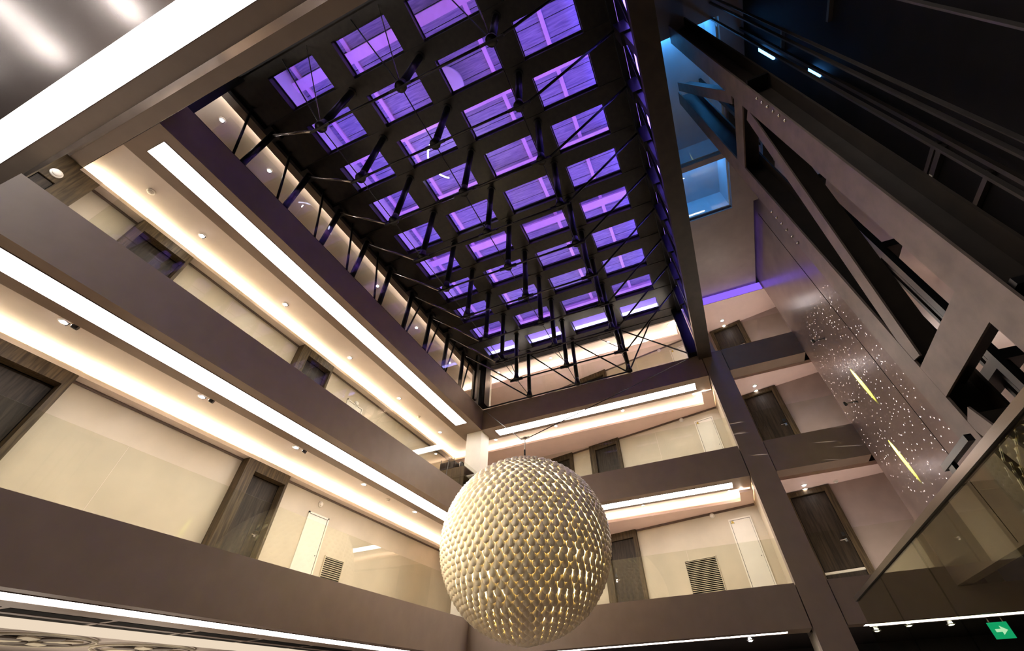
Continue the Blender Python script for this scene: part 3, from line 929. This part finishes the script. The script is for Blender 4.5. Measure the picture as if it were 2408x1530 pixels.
for i, (x0, x1, z) in enumerate(((3.88, 4.5, 4.82), (3.86, 4.45, 4.02), (2.4, 3.0, 7.4), (3.4, 3.8, 8.9))):
    t = empty('shaft_bracket', ((x0 + x1) / 2, -3.99, z))
    tag(t, ['long grey bracket with label on the dark shaft wall', 'short plain grey bracket on the dark shaft wall', 'high grey bracket on the dark shaft wall', 'highest grey bracket on the dark shaft wall'][i], 'bracket', 'grey brackets of the lift shaft')
    hw = (x1 - x0) / 2
    MB().box(-hw, hw, -0.01, 0.05, -0.03, 0.03).build('channel', 'shaft_metal', t)
    if i == 0:
        MB().box(-hw, hw, -0.01, 0.05, -0.14, -0.06).build('channel', 'shaft_metal', t)
        MB().box(0.1, 0.2, 0.05, 0.054, -0.125, -0.075).build('sticker', 'white_plastic', t)
# dark hoist beam behind the frame
struct('beam', MB().box(2.2, 2.5, -3.98, -3.2, 9.4, 9.7), 'shaft_panel', 'dark cross beam high in the lift shaft')
for i, (x, z, h) in enumerate(((3.85, 7.7, 0.35), (4.0, 9.6, 0.7), (4.25, 12.8, 1.4))):  # glowing panels added for the blue lit floors beyond the shaft
    tag(MB().box(x - 0.04, x + 0.04, -3.99, -3.95, z - h / 2, z + h / 2).build('blue_light', 'blue_led'), ['small bright blue lamp on the shaft wall', 'blue lamp high on the shaft wall', 'long blue lamp at the top of the shaft'][i], 'lamp', 'blue lamps of the lift shaft')

# ------------------------------------------------------------------ handrail with glass
HY = -1.3
hr = empty('glass_handrail', (4.0, HY, GROUND))
tag(hr, 'brushed metal handrail on clear glass beside the lift', 'handrail')


def hp(name, mb, mat, smooth=False):
    mb.v = [(x - 4.0, y - HY, z - GROUND) for x, y, z in mb.v]
    return mb.build(name, mat, hr, smooth)


hp('rail', MB().box(1.2, 6.72, HY - 0.022, HY + 0.022, 0.79, 0.832), 'rail_steel')
for a, b in ((1.2, 2.0), (2.0, 4.06), (4.06, 5.3), (5.3, 6.7)):
    hp('glass_pane', MB().box(a + 0.004, b - 0.004, HY - 0.006, HY + 0.006, -0.9, 0.79), 'rail_glass')
hp('base_rail', MB().box(1.2, 6.72, HY - 0.03, HY + 0.03, GROUND, -0.9), 'rail_steel')
hp('bracket', MB().box(2.55, 2.95, HY - 0.016, HY + 0.016, 0.872, 0.905).box(2.84, 2.9, HY - 0.012, HY + 0.012, 0.832, 0.872), 'black_plastic')

# exit sign
es = empty('exit_sign', (13.0, -4.7, 0.87))
es.scale = (0.8, 0.8, 0.8)
tag(es, 'green lit exit sign hanging under the dark ground floor ceiling', 'exit sign')
MB().box(-0.02, 0.02, -0.2, 0.2, -0.16, 0.16).build('panel', 'exit_green', es)
a = MB()
a.v += [(-0.024, y, z) for y, z in ((0.12, 0.03), (0.0, 0.03), (0.0, 0.09), (-0.13, 0.0), (0.0, -0.09), (0.0, -0.03), (0.12, -0.03))]
a.f += [(0, 1, 5, 6), (2, 3, 4, 5, 1)]
a.build('arrow', 'exit_white', es)
MB().box(-0.008, 0.008, -0.15, -0.13, 0.16, 0.27).box(-0.008, 0.008, 0.13, 0.15, 0.16, 0.27).build('hanger', 'shaft_metal', es)

# ------------------------------------------------------------------ ground floor air slots and medallions
for i in range(8):
    x0 = 0.63 + 1.24 * i - 1.24 + 0.04
    t = empty('air_slot', (x0, 8.48, S[0] - 0.001))
    tag(t, f'{ORD[i]} double black air slot from the front in the ground floor ceiling', 'air slot', 'double air slots beside the lowest strip light')
    MB().box(0.02, 1.18, -0.33, -0.05, -0.004, 0.0).build('slot', 'shadow_gap', t)
    MB().box(0.02, 1.18, 0.14, 0.32, -0.004, 0.0).build('slot', 'shadow_gap', t)
    MB().box(0.0, 1.2, -0.02, 0.11, -0.006, 0.0).build('divider', 'trim_brown', t)
for i in range(4):
    cx = 4.28 + 1.6 * i
    t = empty('leaf_medallion', (cx, 9.7, 0.975))
    tag(t, f'{ORD[i]} plaster leaf medallion from the front on the grey ground floor ceiling', 'medallion', 'leaf medallions of the ground floor ceiling')
    MB().torus((0, 0, -0.005), 0.74, 0.016, 40, 6).build('outer_ring', 'leaf_relief', t)
    MB().torus((0, 0, -0.004), 0.66, 0.012, 40, 6).build('inner_ring', 'leaf_dark', t)
    for j in range(8):
        an = 2 * math.pi * j / 8 + 0.2
        mb = MB()
        n = 10
        pts = []
        for q in range(n + 1):
            u = q / n
            pts.append((0.12 + 0.46 * u, 0.13 * math.sin(math.pi * u ** 0.8)))
        out = pts + [(x, -y) for x, y in pts[-2:0:-1]]
        out = [(x * math.cos(an) - y * math.sin(an), x * math.sin(an) + y * math.cos(an)) for x, y in out]
        mb.prism(out, -0.02, 0.0)
        mb.build('leaf', 'leaf_relief' if j % 2 else 'leaf_dark', t)

# ------------------------------------------------------------------ projector on its box near the corner column
bxo = empty('projector_box', (11.95, 7.6, Z[2]))
tag(bxo, 'open wooden box beside the corner column carrying the projector', 'box')
MB().box(-0.3, -0.27, -0.42, 0.55, 0.0, 0.82).build('front_panel', 'dark_wood', bxo)
MB().box(-0.27, 0.38, -0.42, 0.55, 0.79, 0.82).build('top_panel', 'dark_wood', bxo)
MB().box(-0.27, 0.38, 0.52, 0.55, 0.0, 0.79).build('side_panel', 'dark_wood', bxo)
MB().box(-0.27, 0.38, -0.42, 0.52, 0.5, 0.53).build('shelf', 'dark_wood', bxo)
pj = empty('projector', (11.9, 7.72, Z[2] + 0.82))
tag(pj, 'black stage projector with round lens beside the cream corner column', 'projector')
MB().bevbox(-0.2, 0.2, -0.1, 0.5, 0.04, 0.28, 0.03).build('body', 'black_plastic', pj)
MB().box(-0.206, -0.2, 0.05, 0.24, 0.09, 0.24).box(-0.206, -0.2, 0.27, 0.45, 0.09, 0.24).build('side_vent', 'shadow_gap', pj)
hood = MB().lathe((0, -0.1, 0.16), [(0.09, 0.0), (0.09, 0.1), (0.13, 0.14), (0.13, 0.2), (0.1, 0.22), (0.1, 0.2)], 18, (0, -1, 0)).build('lens_hood', 'black_plastic', pj, True)
MB().lathe((0, -0.1, 0.16), [(0.135, 0.155), (0.135, 0.175)], 18, (0, -1, 0)).build('lens_ring', 'handle_steel', hood, True)
MB().lathe((0, -0.1, 0.16), [(0.09, 0.19), (0.06, 0.215), (0.01, 0.22)], 16, (0, -1, 0)).build('lens', 'clear_glass', hood, True)
MB().box(-0.16, -0.12, -0.05, 0.45, 0.0, 0.04).box(0.12, 0.16, -0.05, 0.45, 0.0, 0.04).build('feet', 'black_plastic', pj)
MB().tube((-0.18, -0.06, 0.28), (-0.18, -0.06, 0.42), 0.012).tube((-0.18, 0.46, 0.28), (-0.18, 0.46, 0.4), 0.012).build('pin', 'black_plastic', pj)

# ------------------------------------------------------------------ the hanging ball of spoon heads
BC = Vector((8.67, 3.68, 2.51))
BR, BS = 1.7475, 0.945
ball = empty('spoon_ball_lamp', tuple(BC))
tag(ball, 'huge hanging ball lamp covered with overlapping cream spoon heads', 'ball lamp')
core = MB()
n, mrow = 48, 24
prof = []
for i in range(1, mrow):
    a = math.pi * i / mrow
    prof.append(((BR - 0.07) * math.sin(a), -(BR - 0.07) * BS * math.cos(a)))
core.lathe((0, 0, 0), prof, n)
core.build('core', 'ball_core', ball, True)


def spoon_mesh():
    # teardrop bowl bulging outwards (+z), narrow end up (+y), round end down (-y)
    mb = MB()
    rows = ((0.14, 0.01, 0.0), (0.085, 0.026, 0.012), (0.03, 0.052, 0.03), (-0.03, 0.071, 0.048), (-0.072, 0.064, 0.054), (-0.096, 0.042, 0.04))
    cols = 6
    for y, hw_, z in rows:
        for j in range(cols + 1):
            u = -1 + 2 * j / cols
            mb.v.append((hw_ * u, y, z * (1 - 0.85 * u * u) + 0.004))
    for i in range(len(rows) - 1):
        for j in range(cols):
            a = i * (cols + 1) + j
            mb.f.append((a, a + cols + 1, a + cols + 2, a + 1))
    b = len(mb.v)
    mb.v.append((0, -0.114, 0.006))
    a = (len(rows) - 1) * (cols + 1)
    for j in range(cols):
        mb.f.append((a + j, b, a + j + 1))
    return mb


SP = spoon_mesh()
SPM = SP.mesh('spoon_head', 'spoon_shell', True)
items = []
NR = 50
PH0 = math.atan2(-BC.y, -BC.x)
for i in range(1, NR):
    th = math.pi * i / NR
    sn = math.sin(th)
    cnt = next(c_ for lim, c_ in ((0.94, 58), (0.85, 55), (0.74, 50), (0.62, 44), (0.5, 37), (0.38, 30), (0.26, 22), (0.14, 14), (0.0, 9)) if sn >= lim)
    for j in range(cnt):
        ph = PH0 + 2 * math.pi * (j + 0.5 * (i % 2)) / cnt + random.uniform(-0.006, 0.006)
        p = Vector((BR * math.sin(th) * math.cos(ph), BR * math.sin(th) * math.sin(ph), BR * BS * math.cos(th)))
        nrm = Vector((p.x, p.y, p.z / BS ** 2)).normalized()
        up = (Vector((0, 0, 1)) - nrm * nrm.z).normalized()
        up = (up + nrm * random.uniform(-0.16, -0.08)).normalized()      # lower end tips outwards
        side = up.cross(nrm).normalized()
        nn = side.cross(up).normalized()
        M = Matrix(((side.x, up.x, nn.x, 0), (side.y, up.y, nn.y, 0), (side.z, up.z, nn.z, 0), (0, 0, 0, 1)))
        M = Matrix.Translation(p - nrm * 0.05) @ M
        facing = (-(BC + p)).normalized().dot(nrm) / (BC + p).length
        items.append((facing, M))
items.sort(key=lambda t: -t[0])
for f_, M in items[:300]:
    o = link('spoon_head', SPM, ball)
    o.matrix_local = M
rest = MB()
for f_, M in items[300:]:
    b = len(rest.v)
    rest.v += [tuple(M @ Vector(v)) for v in SP.v]
    rest.f += [tuple(b + i for i in q) for q in SP.f]
o = rest.build('spoon_heads', 'spoon_shell', ball, True)
tag(o, kind='stuff')
MB().lathe((0, 0, -BR * BS), [(0.2, 0.06), (0.16, -0.01), (0.04, -0.03)], 20).build('bottom_cap', 'spoon_shell', ball, True)
top = Vector((0, 0, BR * BS))
hook = Vector((0, -0.02, 4.81 - BC.z))
s_ = MB().tube(tuple(top - Vector((0, 0, 0.05))), tuple(top + Vector((0, 0, 0.35))), 0.022, 8)
s_.build('hanging_strap', 'black_plastic', ball)
MB().tube(tuple(top + Vector((0, 0, 0.3))), tuple(hook), 0.012, 6).torus(tuple(hook), 0.05, 0.014, 14, 6).box(hook.x - 0.02, hook.x + 0.02, hook.y - 0.12, hook.y + 0.12, hook.z - 0.02, hook.z + 0.02).build('shackle', 'bolt_steel', ball)
hw_ = BC + hook
for q, e_, lb in ((0.12, (12.33, 6.95, 8.4), 'thin black wire from the ball lamp to the gallery corner'), (-0.12, (12.33, -1.1, 8.42), 'long thin black wire from the ball lamp to the taupe column head')):
    tag(MB().tube(tuple(hw_ + Vector((0, q, 0))), e_, 0.011, 6).build('suspension_wire', 'black_steel'), lb, 'wire', 'suspension wires of the ball lamp')

# ------------------------------------------------------------------ yellow grazing spots on the bronze wall


def spot(name, loc, target, col, power, size, label, blend=0.15, mount=None):
    t = empty(name, loc)
    tag(t, label, 'spotlight', 'small spotlights')
    d = (Vector(target) - Vector(loc)).normalized()
    MB().lathe((0, 0, 0), [(0.02, -0.09), (0.034, -0.075), (0.038, 0.0), (0.034, 0.0)], 14, tuple(d)).build('housing', 'black_plastic', t, True)
    if mount:
        q = Vector(mount) - Vector(loc)
        MB().tube(tuple(d * -0.05), tuple(q), 0.012, 6).lathe(tuple(q), [(0.035, -0.004), (0.035, 0.012)], 10, tuple(-q)).build('arm', 'black_plastic', t)
    l = bpy.data.lights.new('beam_lamp', 'SPOT')
    l.color = col
    l.energy = power
    l.spot_size = math.radians(size)
    l.spot_blend = blend
    l.shadow_soft_size = 0.01
    o = bpy.data.objects.new('beam_lamp', l)
    COL.objects.link(o)
    o.parent = t
    o.location = d * 0.02
    o.rotation_euler = d.to_track_quat('-Z', 'Y').to_euler()
    return t


# lamps of the adjustable downlights that face the ball, and the stage spot on the projector shelf
spot('stage_spot', (11.2, 7.5, Z[2] + 0.95), tuple(BC + Vector((-0.2, 0.3, 0.4))), (1.0, 0.95, 0.9), 500, 30, 'small black spotlight beside the projector aimed at the ball lamp', 0.4, (11.2, 7.6, Z[2]))
for i, x in enumerate((1.47, 3.75, 6.07)):
    spot('adjustable_spot', (x + 0.14, 8.04, S[1] + CG - 0.1), tuple(BC + Vector((-0.5, 0.4, 0.1))), (1.0, 0.92, 0.8), 230, 26, f'black adjustable spotlight beside the {ORD[i]} lowest gallery downlight', 0.5, (x + 0.14, 8.06, S[1] + CG))
for i, (src, dst) in enumerate((((10.62, -3.98, 6.75), (10.4, -4.24, 5.3)), ((11.2, -3.98, 5.15), (10.97, -4.24, 3.72)))):  # spots added on the wall to throw the yellow streaks
    spot('wall_spot', src, dst, (0.8, 1.0, 0.12), 6000, 6.5, ['small wall spotlight throwing the upper yellow streak on the bronze wall', 'small wall spotlight throwing the lower yellow streak on the bronze wall'][i], 0.6, (src[0], -4.239, src[2] + 0.03))

# dotted beam added at the projector lens, standing in for specks off the ball
gl = bpy.data.lights.new('speckle_lamp', 'SPOT')
gl.energy = 24000
gl.spot_size = math.radians(26)
gl.spot_blend = 0.25
gl.shadow_soft_size = 0.004
gl.use_nodes = True
nt = gl.node_tree
em = nt.nodes['Emission']
tc = nt.nodes.new('ShaderNodeTexCoord')
vo = nt.nodes.new('ShaderNodeTexVoronoi')
vo.inputs['Scale'].default_value = 120
nt.links.new(tc.outputs['Normal'], vo.inputs['Vector'])
lt = nt.nodes.new('ShaderNodeMath')
lt.operation = 'LESS_THAN'
lt.inputs[1].default_value = 0.13
nt.links.new(vo.outputs['Distance'], lt.inputs[0])
nt.links.new(lt.outputs[0], em.inputs['Strength'])
go = bpy.data.objects.new('speckle_lamp', gl)
COL.objects.link(go)
go.parent = pj
go.location = (0, -0.34, 0.16)
d = (Vector((10.3, -4.24, 5.2)) - (Vector(pj.location) + Vector((0, -0.34, 0.16)))).normalized()
go.rotation_euler = d.to_track_quat('-Z', 'Y').to_euler()
# unseen floor uplights added to brighten the ground floor medallion ceiling
for i, x in enumerate((4.0, 6.2)):
    spot('floor_uplight', (x, 10.6, GROUND + 0.1), (x + 0.4, 9.6, 1.0), (1.0, 0.85, 0.7), 90, 110, ['floor uplight under the first leaf medallion', 'floor uplight under the second leaf medallion'][i], 0.8, (x, 10.6, GROUND))
